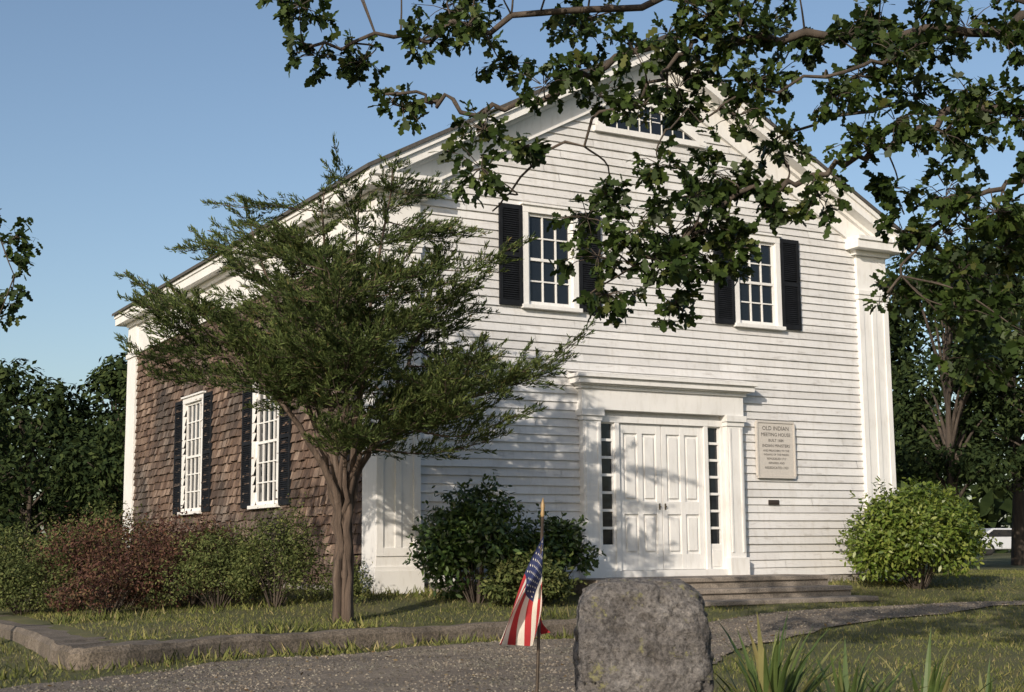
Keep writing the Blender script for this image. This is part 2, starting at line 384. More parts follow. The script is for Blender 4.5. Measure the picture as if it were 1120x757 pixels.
m.box(L-.62,L+.08,-.02,.088,.02,zt); m.box(L-.66,L+.1,-.02,.12,-.3,.3); m.box(L-.66,L+.1,-.02,.125,zt-.72,zt-.62); m.obj('corner_pilaster',M_WHITE,H,bev=.004)
def window(T,c,w,z0,z1,cols,rws,cas=.10,sh=.40):
    m=MB(T)
    m.box(c-w/2-cas,c-w/2,-.04,.062,z0,z1); m.box(c+w/2,c+w/2+cas,-.04,.062,z0,z1)
    m.box(c-w/2-cas,c+w/2+cas,-.04,.066,z1,z1+.11); m.box(c-w/2-cas-.03,c+w/2+cas+.03,-.04,.10,z1+.11,z1+.145)
    m.box(c-w/2-cas-.03,c+w/2+cas+.03,-.04,.115,z0-.06,z0)
    win=m.obj('window',M_WHITE,H,bev=.003)
    m=MB(T); f=.045; zm=(z0+z1)/2
    m.box(c-w/2,c-w/2+f,-.03,.012,z0,z1); m.box(c+w/2-f,c+w/2,-.03,.012,z0,z1)
    m.box(c-w/2+f,c+w/2-f,-.03,.011,z0,z0+f+.02); m.box(c-w/2+f,c+w/2-f,-.03,.011,z1-f,z1); m.box(c-w/2+f,c+w/2-f,-.03,.014,zm-.022,zm+.022)
    for i in range(1,cols):
        x=c-w/2+f+(w-2*f)*i/cols; m.box(x-.011,x+.011,-.03,.006,z0+f,zm-.022); m.box(x-.011,x+.011,-.03,.006,zm+.022,z1-f)
    for i in range(1,rws):
        if i*2==rws: continue
        zz=z0+f+(z1-z0-2*f)*i/rws; m.box(c-w/2+f,c+w/2-f,-.03,.004,zz-.011,zz+.011)
    m.obj('sash',M_WHITE,win)
    m=MB(T); m.quad([(c-w/2,-.022,z0),(c+w/2,-.022,z0),(c+w/2,-.022,z1),(c-w/2,-.022,z1)]); m.obj('pane',M_GLASS,win,recalc=False)
    for s in (-1,1):
        m=MB(T); a=c+s*(w/2+cas+.012); b=a+s*sh; a,b=min(a,b),max(a,b); y0,y1=.036,.072; g=.055; h0,h1=z0-.03,z1+.09
        m.box(a,a+g,y0,y1,h0,h1); m.box(b-g,b,y0,y1,h0,h1)
        hm=(h0+h1)/2
        for q0,q1 in ((h0,h0+.09),(hm-.035,hm+.035),(h1-.07,h1)): m.box(a+g,b-g,y0,y1-.001,q0,q1)
        zz=h0+.10
        while zz<h1-.1:
            if not(hm-.06<zz<hm+.04): m.add([(a+g,y1-.004,zz),(b-g,y1-.004,zz),(b-g,y0+.004,zz+.036),(a+g,y0+.004,zz+.036)],[(0,1,2,3)])
            zz+=.034
        m.box(a+g,b-g,y0-.002,y0+.002,h0,h1)
        m.obj('shutter',M_DARK,win)
for c,w in fw: window(FRONT,c,w,WZ0,WZ1,3,4)
for c,w in SW: window(SIDE,c,w,SZ0,SZ1,4,6,.12,.50)
m=MB(FRONT); gz0=7.26; hw=.90; hh=.48; GC=CX-.08
m.prism([(GC-hw,gz0),(GC+hw,gz0),(GC,gz0+hh)],.0,.038); gl=m
gw=MB(FRONT)
def bar(p,q,w,d0,d1,mm):
    p=Vector(p);q=Vector(q);t=(q-p).normalized();n=Vector((-t.y,t.x))*w/2
    mm.prism([tuple(p+n),tuple(q+n),tuple(q-n),tuple(p-n)],d0,d1)
gw.box(GC-hw-.2,GC+hw+.2,-.0,.085,gz0-.09,gz0)
bar((GC-hw-.14,gz0),(GC+.03,gz0+hh+.075),.12,.0,.078,gw); bar((GC+hw+.14,gz0),(GC-.03,gz0+hh+.075),.12,.0,.080,gw)
GW=gw.obj('gable_window',M_WHITE,H,label='low triangular attic window with white frame')
gl.obj('pane',M_GLASS,GW)
mu=MB(FRONT)
for i in (-3,-2,-1,0,1,2,3):
    x=GC+i*.22; mu.box(x-.009,x+.009,.03,.05,gz0,gz0+hh*(1-abs(i*.22)/hw))
mu.box(GC-hw*.55,GC+hw*.55,.03,.048,gz0+hh*.45-.008,gz0+hh*.45+.008)
mu.obj('muntin',M_WHITE,GW)
S=MB(FRONT)
for s in (-1,1):
    f=lambda a,b:(min(DC+s*a,DC+s*b),max(DC+s*a,DC+s*b))
    a,b=f(1.22,1.54); S.box(a,b,-.04,.15,.16,2.60)
    a,b=f(1.25,1.29); S.box(a,b,.15,.165,.5,2.5); a,b=f(1.47,1.51); S.box(a,b,.15,.165,.5,2.5)
    a,b=f(1.19,1.57); S.box(a,b,-.03,.19,.14,.42)
    a,b=f(1.18,1.59); S.box(a,b,-.03,.20,2.60,2.70); a,b=f(1.20,1.56); S.box(a,b,-.03,.17,2.53,2.60)
    a,b=f(1.16,1.22); S.box(a,b,-.05,.05,.20,2.56)
    a,b=f(.82,.90); S.box(a,b,-.05,.055,.20,2.52)
    a,b=f(.90,1.16); S.box(a,b,-.045,.02,.20,.62); S.box(a+.05,b-.05,.02,.032,.28,.54)
S.box(DC-1.2,DC+1.2,-.05,.06,2.52,2.62)
S.box(DC-1.56,DC+1.56,-.03,.16,2.70,3.02)
S.box(DC-1.60,DC+1.60,-.03,.20,3.02,3.07)
S.box(DC-1.70,DC+1.70,-.03,.30,3.09,3.18); S.box(DC-1.74,DC+1.74,-.03,.35,3.18,3.235); S.box(DC-1.64,DC+1.64,-.03,.25,3.07,3.09)
S.add([(DC-1.74,.0,3.29),(DC+1.74,0,3.29),(DC+1.74,.35,3.237),(DC-1.74,.35,3.237)],[(0,1,2,3)])
S.box(DC-1.2,DC+1.2,-.05,.12,.14,.24)
ES=S.obj('door_surround',M_WHITE,H,bev=.004)
for s in (-1,1):
    a,b=sorted((DC+s*.90,DC+s*1.16)); m=MB(FRONT); m.quad([(a,-.02,.62),(b,-.02,.62),(b,-.02,2.52),(a,-.02,2.52)]); m.obj('sidelight',M_GLASS,ES,recalc=False)
    m=MB(FRONT); m.box(a,a+.03,-.03,.015,.62,2.52); m.box(b-.03,b,-.03,.015,.62,2.52)
    for i in range(8):
        zz=.62+.0+1.9*i/7; m.box(a+.03,b-.03,-.03,.012,zz-.02,zz+.02)
    m.obj('muntin',M_WHITE,ES)
    a,b=sorted((DC+s*.006,DC+s*.815)); z0,z1=.245,2.515
    m=MB(FRONT); m.box(a,b,-.05,-.018,z0,z1)
    st=.095; w3=(b-a-3*st)/2
    for i in range(3): m.box(a+i*(w3+st),a+i*(w3+st)+st,-.018,.012,z0,z1)
    zl=[(z0,z0+.24),(z0+.86,z0+1.06),(z1-.15,z1)]
    for i in range(2):
        p0=a+st+i*(w3+st); p1=p0+w3
        for q0,q1 in zl: m.box(p0,p1,-.018,.011,q0,q1)
        for q0,q1 in ((z0+.24,z0+.86),(z0+1.06,z1-.15)):
            m.box(p0+.045,p1-.045,-.018,.006,q0+.05,q1-.05)
    d=m.obj('door',M_WHITE,H,bev=.004)
    m=MB(FRONT); k=DC+s*.055; m.box(k-.014,k+.014,.012,.020,z0+.93,z0+1.03); m.box(k-.010,k+.010,.020,.05,z0+.97,z0+.99); m.obj('handle',M_BRASS,d,bev=.003)
m=MB(FRONT); m.box(6.98,7.20,.032,.05,1.27,1.35); m.box(7.0,7.18,.05,.056,1.29,1.33); P=m.obj('wall_plate',M_BRONZE,None,bev=.004,label='small dark metal plate fixed to white clapboards',cat='plaque')
SG=thing('wall_sign',(7.15,-.04,2.2),0,'cream painted history sign with dark lettering on clapboards','sign')
m=MB(); m.box(-.38,.38,-.035,.0,-.46,.42); m.obj('board',M_SIGN,SG,bev=.006)
m=MB()
for a in ((-.395,.395,-.05,-.002,.42,.455),(-.395,.395,-.05,-.002,-.495,-.46),(-.41,-.38,-.05,-.002,-.46,.42),(.38,.41,-.05,-.002,-.46,.42)): m.box(*a)
m.obj('frame',M_SIGN,SG)
lines=[('OLD INDIAN',.098,.30),('MEETING HOUSE',.082,.20),('BUILT 1684',.066,.11),('INDIAN MINISTERS',.07,.02),('AND PREACHERS TO THE',.048,-.055),('INDIANS OF THE PARISH',.048,-.12),('REMODELED 1717',.052,-.19),('REPAIRED AND',.05,-.26),('REDEDICATED 1923',.056,-.34)]
vs=[];fs=[]
for tx,sz,zz in lines:
    cu=bpy.data.curves.new('t','FONT'); cu.body=tx; cu.size=sz; cu.align_x='CENTER'; cu.resolution_u=2
    o=bpy.data.objects.new('t',cu); C.objects.link(o); bpy.context.view_layer.update()
    me=bpy.data.meshes.new_from_object(o.evaluated_get(bpy.context.evaluated_depsgraph_get())); n=len(vs)
    vs+=[(v.co.x,-.039,v.co.y+zz) for v in me.vertices]; fs+=[tuple(i+n for i in p.vertices) for p in me.polygons]
    bpy.data.objects.remove(o); bpy.data.curves.remove(cu)
me=bpy.data.meshes.new('lettering'); me.from_pydata(vs,[],fs); me.materials.append(M_LET); reg(bpy.data.objects.new('lettering',me),SG)
ST=thing('stone_steps',(DC,0,0),0,'worn stone entrance steps below white double doors','steps')
for i,(x0,x1,y0,y1,z0,z1) in enumerate([(-2.0,2.38,-1.12,-.1,-.3,.14),(-2.1,2.42,-1.58,-1.121,-.4,-.02),(-2.4,2.50,-2.05,-1.581,-.5,-.17)]):
    m=MB(); m.box(x0,x1,y0,y1,z0,z1-.07); m.box(x0,x1,y0-.04,y1,z1-.07,z1); m.obj('step',M_STEP,ST,bev=.014)

# ---------------------------------------------------------------- boulder
def boulder():
    B=thing('memorial_boulder',(-3.38,-11.28,-.7),-HEAD,'squat grey pitted granite memorial boulder standing in grass','boulder')
    bm=bmesh.new(); bmesh.ops.create_cube(bm,size=1); bmesh.ops.subdivide_edges(bm,edges=bm.edges,cuts=78,use_grid_fill=True)
    for v in bm.verts:
        p=v.co.copy()*2
        e=8.0; nrm=(abs(p.x)**e+abs(p.y)**e+abs(p.z)**e)**(1/e); q=p/nrm
        x,y,z=q
        t=(z+1)/2
        sx=.385*(1-.03*t) ; sy=.34*(1-.08*t)
        X0=x*sx; Y0=y*sy; Z0=t*1.11
        if t>.5:
            Z0-=max(0,-x-.5)*.12+max(0,x-.6)*.2
        pv=Vector((X0,Y0,Z0)); nn=Vector((x/sx,y/sy,(z)*.9)).normalized()
        a=noise.fractal(pv*2.4+Vector((3,1,7)),.8,2.1,5); b=noise.fractal(pv*13,.8,2.2,4)
        dsp=.032*a+.018*b-.06*max(0,noise.noise(pv*15+Vector((5,5,5)))-.2)
        v.co=pv+nn*dsp
    me=bpy.data.meshes.new('stone'); bm.to_mesh(me); bm.free(); me.materials.append(M_ROCK); me.polygons.foreach_set('use_smooth',[True]*len(me.polygons))
    reg(bpy.data.objects.new('stone',me),B)
boulder()
# ---------------------------------------------------------------- flag
FL=thing('grave_flag',(-4.25,-11.58,-.69),-HEAD,'small drooping American flag on wooden pole beside granite boulder','flag')
def polep(z): return Vector((-.045+.065*(z/1.5),0,z))
tubes('pole',[([polep(0),polep(.7),polep(1.46)],[.009,.009,.0085])],M_WOOD,FL,10)
tip=polep(1.46); tubes('finial',[([tip,tip+Vector((0,0,.015)),tip+Vector((.001,0,.03)),tip+Vector((.002,0,.06)),tip+Vector((.004,0,.105))],[.009,.012,.009,.013,.001])],M_GOLD,FL,8)
def S_(u,v):
    h=polep(1.355-.40*v)
    sx=-.24+.30*v**1.2; sz=-.56+.44*v
    bow=math.sin(u*math.pi)
    x=h.x+sx*(u**1.15)+.035*math.sin(v*10+u*2.5)*u**.8+.03*bow*(1-v)*-1
    y=.085*math.sin(v*11.5+u*4)*u**.7-.03*bow+.012*math.sin(u*17+v*6)*u
    z=h.z+sz*u+.03*bow*(1-v)-.05*math.sin(v*math.pi)*u
    return (x+.008*(1-u),y-.012,z)
me_v=[];me_f=[];mi=[]; NU,NV=48,52
for j in range(NV+1):
    for i in range(NU+1): me_v.append(S_(i/NU,j/NV))
for j in range(NV):
    for i in range(NU):
        a=j*(NU+1)+i; me_f.append((a,a+1,a+NU+2,a+NU+1)); st=j//4
        mi.append(2 if (i/NU<.4 and st<7) else (0 if st%2==0 else 1))
for sd in (-1,1):
    for r in range(9):
        for c in range(6 if r%2==0 else 5):
            cu=.4*((c+.5+(0 if r%2==0 else .5))/6); cv=(7/13)*(r+.75)/9.5; n=len(me_v)
            for k in range(10):
                an=math.pi*k/5; rr=(.021 if k%2==0 else .009); u=cu+rr*math.sin(an)*.62; v=cv-rr*math.cos(an)
                p=S_(max(u,0.001),max(v,.001)); me_v.append((p[0],p[1]+sd*.0025,p[2]))
            me_f.append(tuple(range(n,n+10))); mi.append(1)
me=bpy.data.meshes.new('cloth'); me.from_pydata(me_v,[],me_f)
for m_ in (M_RED,M_FW,M_BLUE): me.materials.append(m_)
me.polygons.foreach_set('material_index',mi); me.polygons.foreach_set('use_smooth',[True]*len(mi)); reg(bpy.data.objects.new('cloth',me),FL)

# ---------------------------------------------------------------- vegetation
def yucca(loc,n,ln,lab,spread=1.0,seed=0,wd=1):
    r=random.Random(seed); x,y=loc; E=thing('yucca_plant',(x,y,float(gz(x,y))),r.random()*6,lab,'plant','spiky plants around the boulder'); m=MB()
    for i in range(n):
        az=r.random()*6.283; le=ln*r.uniform(.7,1.1); tilt=r.uniform(.1,.85)*spread; w=r.uniform(.018,.03)*wd
        bend=r.uniform(.1,1.1); p=Vector((0,0,0)); d=Vector((math.cos(az),math.sin(az),0)); sd=Vector((-d.y,d.x,0)); pts=[]
        for k in range(8):
            ang=tilt+bend*(k/7)**2*.9; pts.append(p.copy()); p=p+(d*math.sin(ang)+Vector((0,0,1))*math.cos(ang))*le/7
        n0=len(m.v)
        for k,q in enumerate(pts):
            ww=w*(1-(k/7)**2.2)*(.6+.4*min(1,k/2)); m.v+=[tuple(q-sd*ww),tuple(q+Vector((0,0,-ww*.4))),tuple(q+sd*ww)]
        for k in range(7):
            b=n0+k*3; m.f+=[(b,b+1,b+4,b+3),(b+1,b+2,b+5,b+4)]; m.m+=[0,0]
    m.obj('leaf_blades',M_YUC,E,recalc=False)
yucca((-2.62,-11.50),52,.86,'broad green sword-leaved yucca clump beside granite boulder',.95,1,1.3)
yucca((-2.2,-11.7),40,.76,'low green sword-leaved yucca clump beside granite boulder',1.05,2,1.1)
yucca((-1.75,-11.9),36,.75,'low green sword-leaved yucca clump beside granite boulder',1.2,3,1.1)
yucca((-1.35,-12.0),26,.70,'low green sword-leaved yucca clump beside granite boulder',1.3,4,1.1)

def shrub(name,loc,r,h,n,ls,mat,lab,seed,T=RH,lobes=16,upw=.5,group='foundation shrubs'):
    g=np.random.default_rng(seed); x,y=loc
    E=thing(name,(x,y,float(gz(x,y))),0,lab,'shrub',group)
    az=g.uniform(0,6.283,lobes); el=np.arccos(g.uniform(-.45,1,lobes)); rr=g.uniform(.45,.85,lobes)
    cen=np.stack([r[0]*rr*np.cos(az)*np.sin(el),r[1]*rr*np.sin(az)*np.sin(el),h*.40+h*.52*rr*np.cos(el)],-1)
    cen[:,2]=np.maximum(cen[:,2],h*.16)
    k=g.integers(0,lobes,n); dv=norm(g.normal(size=(n,3))); rad=g.uniform(.5,1.12,n)**.5*.38*g.uniform(.6,1.2,lobes)[k]
    P=cen[k]+dv*rad[:,None]*np.array([r[0],r[1],h*.55])
    P[:,2]=np.abs(P[:,2]-.03)+.03
    ns=n//60; sh=g.integers(0,lobes,ns); sdv=norm(g.normal(size=(ns,3))+np.array([0,0,.9])); Q=[];
    for i in range(ns):
        c=cen[sh[i]]+sdv[i]*np.array([r[0],r[1],h*.55])*.34; ln=g.uniform(.08,.28); Q.append(c[None,:]+sdv[i][None,:]*np.linspace(0,ln,9)[:,None]+g.normal(size=(9,3))*.012)
    Q=np.concatenate(Q); P=np.concatenate([P,Q]); dv=np.concatenate([dv,np.repeat(sdv,9,0)]); P[:,2]=np.maximum(P[:,2],.02); n=len(P)
    nrmv=norm(dv*.8+np.array([0,0,upw])+g.normal(size=(n,3))*.45); D=norm(np.cross(nrmv,g.normal(size=(n,3)))+dv*.5)
    V=leaves(P,D,nrmv,ls*g.uniform(.6,1.2,n),T,.15)
    poly_mesh('foliage',V,len(T),mat,E)
    lst=[]
    for i in range(lobes):
        c=Vector(cen[i]); lst.append((curve([(c.x*.12,c.y*.12,-.05),(c.x*.5,c.y*.5,c.z*.55),tuple(c)],4),list(np.linspace(.012,.004,9))))
    tubes('stem',lst,M_BARK,E,5)
    return E
shrub('rhododendron',(.98,-1.05),(.82,.6),1.62,6500,.10,M_RHOD,'tall dark green rhododendron against white pilaster',1,RH6,lobes=22)
shrub('rhododendron',(2.2,-1.05),(.75,.55),1.2,5500,.10,M_RHOD,'rounded dark green rhododendron beside stone steps',2,RH6,lobes=20)
shrub('green_shrub',(1.6,-1.55),(.75,.4),.75,3800,.08,M_WEED,'low green shrub beside stone steps',3)
shrub('bright_shrub',(9.2,-1.1),(1.3,.85),1.85,16000,.10,M_LIME,'large bright yellow-green glossy shrub at house corner',4,RH6,lobes=42)
shrub('barberry_shrub',(-2.9,2.6),(1.25,.9),1.45,13000,.05,M_BARB,'dark red barberry shrub along shingle wall',5,lobes=34)
shrub('barberry_shrub',(-2.3,1.3),(1.0,.8),1.3,10000,.05,M_BARB,'dark red barberry shrub along shingle wall',6,lobes=30)
shrub('green_shrub',(-3.9,4.4),(1.2,.9),1.5,10000,.06,M_WEED,'loose green shrub along shingle wall',7,lobes=28)
shrub('green_shrub',(-5.0,5.2),(1.1,.9),1.5,8000,.06,M_WEED,'loose green shrub along shingle wall',17,lobes=26)
shrub('green_shrub',(-2.4,6.4),(1.2,1.0),1.7,8000,.065,M_WEED,'loose green shrub along shingle wall',8,lobes=26)
shrub('green_shrub',(-2.2,.35),(.9,.7),1.15,9500,.05,M_WEED,'loose green shrub along shingle wall',9,lobes=28)
shrub('green_shrub',(-1.75,-.6),(.6,.55),1.45,8000,.045,M_WEED,'tall wispy green shrub beside tree trunk',10,lobes=26)
shrub('green_shrub',(-3.5,.9),(.75,.6),.8,6500,.05,M_BARB,'low reddish shrub before taller barberry',12,lobes=22)
shrub('green_shrub',(-4.3,2.6),(.8,.6),.9,6500,.05,M_WEED,'low green shrub before red barberry',14,lobes=22)
shrub('green_shrub',(-1.0,-.9),(.4,.35),.6,2200,.04,M_WEED,'small weedy shrub beside corner pilaster',13,lobes=10)

def conifer():
    g=np.random.default_rng(21)
    E=thing('cedar_tree',(-1.6,-2.5,float(gz(-1.6,-2.5))),-HEAD,'tall spreading cedar tree with feathery layered sprays','tree')
    stems=[((-.05,0,-.1),(-.10,.05,1.3),(-.5,.15,2.7),(-1.2,.2,4.85)),
           ((.0,.04,-.1),(-.03,.05,1.4),(-.2,-.1,3.0),(-.3,0,5.25)),
           ((.05,-.03,-.1),(.08,-.06,1.5),(.25,-.2,3.0),(.6,-.2,5.45)),
           ((.06,.04,-.1),(.10,.07,1.5),(.6,.2,2.7),(1.2,.3,4.5)),
           ((-.05,-.05,-.1),(-.09,-.10,1.5),(-.8,-.4,2.7),(-1.85,-.5,3.8)),
           ((.02,.05,-.1),(.04,.12,1.5),(.1,.8,2.8),(.1,1.2,4.5)),
           ((.02,-.05,-.1),(.03,-.12,1.6),(.1,-.8,2.8),(-.1,-1.1,4.2)),
           ((.06,.0,-.1),(.09,-.08,1.7),(1.0,-.5,2.35),(1.95,-.5,2.75)),
           ((-.03,.03,-.1),(-.06,.05,1.5),(-.5,.4,3.0),(-.8,.6,4.75)),
           ((.01,.0,-.1),(.0,.0,1.6),(.05,.1,3.2),(.15,.2,5.3))]
    tb=[];NP=[];ND=[];tw=[]
    def twig(q,td,tl):
        tw.append(([q,q+td*tl*.9],[.0035,.0015]))
        m=int(12+tl*100); f2=g.random(m)**.85; P=np.array(q)[None,:]+np.array(td)[None,:]*(f2*tl)[:,None]
        P+=g.normal(size=(m,3))*(.03*(1.15-f2))[:,None]; P[:,2]-=.08*(f2*tl)**2
        NP.append(P); ND.append(np.array(td)[None,:]*1.1+g.normal(size=(m,3))*.45+np.array([0,0,.3]))
    for si,s in enumerate(stems):
        c=curve(s,8); n=len(c); r0=.058 if si<5 else .036
        for i in range(3,n): c[i]=c[i]+Vector(g.normal(size=3)*.02)
        tb.append((c,[r0*(1-.9*i/(n-1))+.003 for i in range(n)]))
        for b in range(20):
            t=.40+.59*(b+g.random())/20; p=c[min(int(t*(n-1)),n-1)]
            o2=Vector((p.x,p.y,0)); az=math.atan2(o2.y,o2.x)+g.normal()*1.2 if o2.length>.12 else g.random()*6.283
            ln=(1.5*(1-.56*t)+.15)*g.uniform(.5,1.35)
            rise=g.uniform(-.05,.6)
            d=Vector((math.cos(az),math.sin(az),0)); e=p+d*ln+Vector((0,0,rise*ln))
            lim=2.72 if e.x<-.15 else 2.1
            if e.z<lim or p.z<lim-.35: continue
            mid=p.lerp(e,.5)+Vector((0,0,g.uniform(-.15,.05)*ln))
            bc=curve([p,mid,e],6); tb.append((bc,list(np.linspace(.016*(1-.5*t),.003,len(bc)))))
            nt=int(9+ln*10); sdv=Vector((-d.y,d.x,0))
            for k in range(nt):
                f=.18+.82*(k+.5)/nt; q=bc[min(int(f*(len(bc)-1)+.5),len(bc)-1)]; sg=1 if k%2 else -1
                tl=(.46-.24*f)*g.uniform(.5,1.5)
                td=(d*.8+sdv*sg*g.uniform(.3,.95)+Vector((0,0,g.uniform(-.15,.9)))).normalized()
                if k>=nt-3: td=(d+Vector((0,0,g.uniform(.1,.9)))).normalized(); tl*=1.4
                twig(q,td,tl)
        if si!=7:
            for k in range(58):
                t=.5+.5*math.sqrt(g.random()); q=c[min(int(t*(n-1)+.5),n-1)]
                if q.z<(2.8 if q.x<-.2 else 2.4): continue
                az=g.random()*6.283; td=Vector((math.cos(az),math.sin(az),g.uniform(.1,1.3))).normalized(); twig(q,td,g.uniform(.2,.62)*(1.2-.5*t))
    P=np.concatenate(NP);D=np.concatenate(ND); n=len(P)
    V=leaves(P,D,norm(g.normal(size=(n,3))*.8+np.array([0,0,.8])),g.uniform(.04,.085,n),NEED)
    poly_mesh('crown',V,4,M_YEW,E)
    tubes('trunk',tb,M_BARKR,E,9,.16); tubes('twig',tw,M_BARKR,E,3)
conifer()

def limb_nearest(p,limbs):
    best=None
    for c,r in limbs:
        for i,q in enumerate(c):
            d=(q-p).length
            if best is None or d<best[0]: best=(d,q)
    return best[1]
def oak():
    g=np.random.default_rng(8)
    x,y=1.83,-11.9; E=thing('oak_tree',(x,y,float(gz(x,y))),-HEAD,'large oak tree with long limbs reaching across before gable','tree')
    zb=float(gz(x,y))
    lc=[[(0,0,0),(.02,0,2),(.1,.1,4),(0,0,6),(.2,.2,8)],
        [(0,0,4.6),(-1.0,-.2,5.3),(-2.1,-.4,5.15),(-3.4,-.5,5.05),(-4.4,-.5,5.03),(-5.05,-.5,4.78),(-5.46,-.45,4.58),(-5.92,-.5,4.54),(-6.2,-.5,4.62),(-6.5,-.5,4.64)],
        [(0,0,3.9),(-1.2,-.2,4.45),(-2.1,-.4,4.5),(-2.88,-.5,4.2),(-3.4,-.5,3.97),(-3.92,-.5,3.82),(-4.3,-.5,3.55),(-4.7,-.5,3.33)],
        [(0,0,5.6),(-1.5,.1,5.9),(-3.4,0,5.6),(-5.0,-.3,5.35),(-6.2,-.4,5.15),(-7.1,-.5,5.0)],
        [(0,0,3.3),(-1.2,-.4,3.9),(-2.0,-.5,3.9),(-2.6,-.6,3.55),(-2.9,-.6,3.1)],
        [(-4.2,-.5,5.03),(-4.6,-.7,4.6),(-5.3,-.6,4.15),(-5.72,-.5,3.75)],
        [(-1.9,-.4,4.5),(-2.6,.2,4.75),(-3.3,.3,4.6),(-3.7,.3,4.4)],
        [(0,0,5.2),(1.2,.8,5.9),(2.6,1.2,6.3)],[(0,0,5.9),(.6,-1.4,6.6),(.8,-2.6,6.9)],[(0,0,6.2),(-1.2,1.5,7.0),(-2.2,2.6,7.2)],
        [(-.9,-.2,5.15),(-2.0,.6,6.0),(-3.2,.9,6.3)],
        [(-2.4,-.4,5.1),(-3.0,-.8,4.75),(-3.9,-.9,4.5),(-4.5,-1,4.2)]]
    r0=[.24,.042,.042,.05,.032,.015,.018,.07,.06,.07,.04,.016]; limbs=[]
    for c,r in zip(lc,r0):
        cc=curve(c,7); n=len(cc)
        for i in range(1,n-1):
            if r<.2: cc[i]=cc[i]+Vector(g.normal(size=3)*.03)
        limbs.append((cc,[r*(1-.85*(i/(n-1))**.8)+.004 for i in range(n)]))
    tb=list(limbs)
    dz=-zb
    cl=[(-7.03,4.30),(-6.64,4.27),(-6.40,3.88),(-6.22,4.30),(-7.1,4.45),(-5.86,4.40),(-5.60,4.22),(-5.34,3.86),(-5.08,4.03),(-5.70,3.55),(-5.80,3.28),(-5.48,3.40),(-5.0,2.99),
    (-4.76,4.10),(-4.43,4.33),(-4.18,4.20),(-4.31,3.86),(-3.92,4.33),(-3.85,3.83),(-3.53,4.13),(-3.59,3.59),(-3.14,4.26),(-3.27,3.79),(-2.81,4.06),(-2.75,3.66),(-2.42,4.26),(-2.36,3.79),(-2.75,3.26),(-2.29,3.26),
    (-2.80,2.86),(-2.49,2.79),(-2.13,2.59),(-2.80,2.42),(-2.42,2.25),(-2.13,1.98),(-3.72,3.26),(-4.05,3.32),(-4.56,3.26),(-4.82,3.19),(-4.31,3.06),(-4.69,2.86),(-4.93,2.70),(-4.24,2.76),(-4.56,2.52),(-4.34,2.38),(-3.75,3.02),(-3.35,3.12),(-4.85,2.45),(-4.45,2.64),
    (-2.0,4.2),(-1.9,3.7),(-1.9,3.2),(-1.8,2.6),(-1.6,2.2),(-3.3,4.4),(-2.9,4.5),(-2.5,3.5),(-2.2,2.9),(-4.0,3.08),(-4.4,2.9),(-4.9,3.9),(-4.6,3.75),(-4.35,4.0),(-4.0,3.6),
    (-2.6,4.45),(-2.15,4.45),(-2.0,3.95),(-2.55,3.95),(-3.0,3.5),(-2.05,3.0),(-2.35,2.55),(-2.6,2.5),(-2.2,2.3),(-1.9,2.0),(-3.7,4.4),(-4.1,4.45),(-2.5,3.05),(-2.25,3.5),(-2.0,2.75),(-2.7,4.2),(-3.0,4.0),(-4.05,2.9),(-4.1,2.62),(-4.15,3.2),(-3.95,2.75)]
    cl=[(a+g.normal()*.04,g.uniform(-.95,-.05),z+dz,g.uniform(.15,.25)) for a,z in cl]
    for i in range(18): cl.append((g.uniform(-7,-1.5),g.uniform(-1,.8),g.uniform(4.65,5.3)+dz,.3))
    for i in range(40):
        az=g.random()*6.283; rr=g.uniform(.6,3.0); cl.append((.6+rr*math.cos(az)*.9,.3+rr*math.sin(az),g.uniform(5,8.2),.42))
    PP=[];DD=[]
    for (a,w,z,r) in cl:
        c=Vector((a,w,z)); q=limb_nearest(c,limbs); mid=q.lerp(c,.5)+Vector(g.normal(size=3)*.07)
        tb.append((curve([q,mid,c],4),list(np.linspace(.008,.004,9))))
        nt=int(11+r*18)
        for k in range(nt):
            v=Vector(g.normal(size=3)).normalized()*r*g.uniform(.45,1.5); v.z*=.7; tp=c+v
            tb.append(([c+v*.1,c+v*.55+Vector((0,0,.02)),tp],[.004,.003,.002]))
            m=g.integers(6,12); P=np.array(tp)[None,:]-np.array(v)[None,:]*(g.random(m)*.3)[:,None]+g.normal(size=(m,3))*.015
            PP.append(P); DD.append(norm(np.array(v)[None,:])*.6+norm(g.normal(size=(m,3)))+np.array([0,0,-.2]))
    P=np.concatenate(PP);D=np.concatenate(DD);n=len(P)
    V=leaves(P,D,norm(g.normal(size=(n,3))*.7+np.array([-.1,-.1,.8])),g.uniform(.055,.12,n),OAKT,.3)
    poly_mesh('crown',V,len(OAKT),M_OAK,E); tubes('trunk',tb,M_BARK,E,6,.06)
oak()

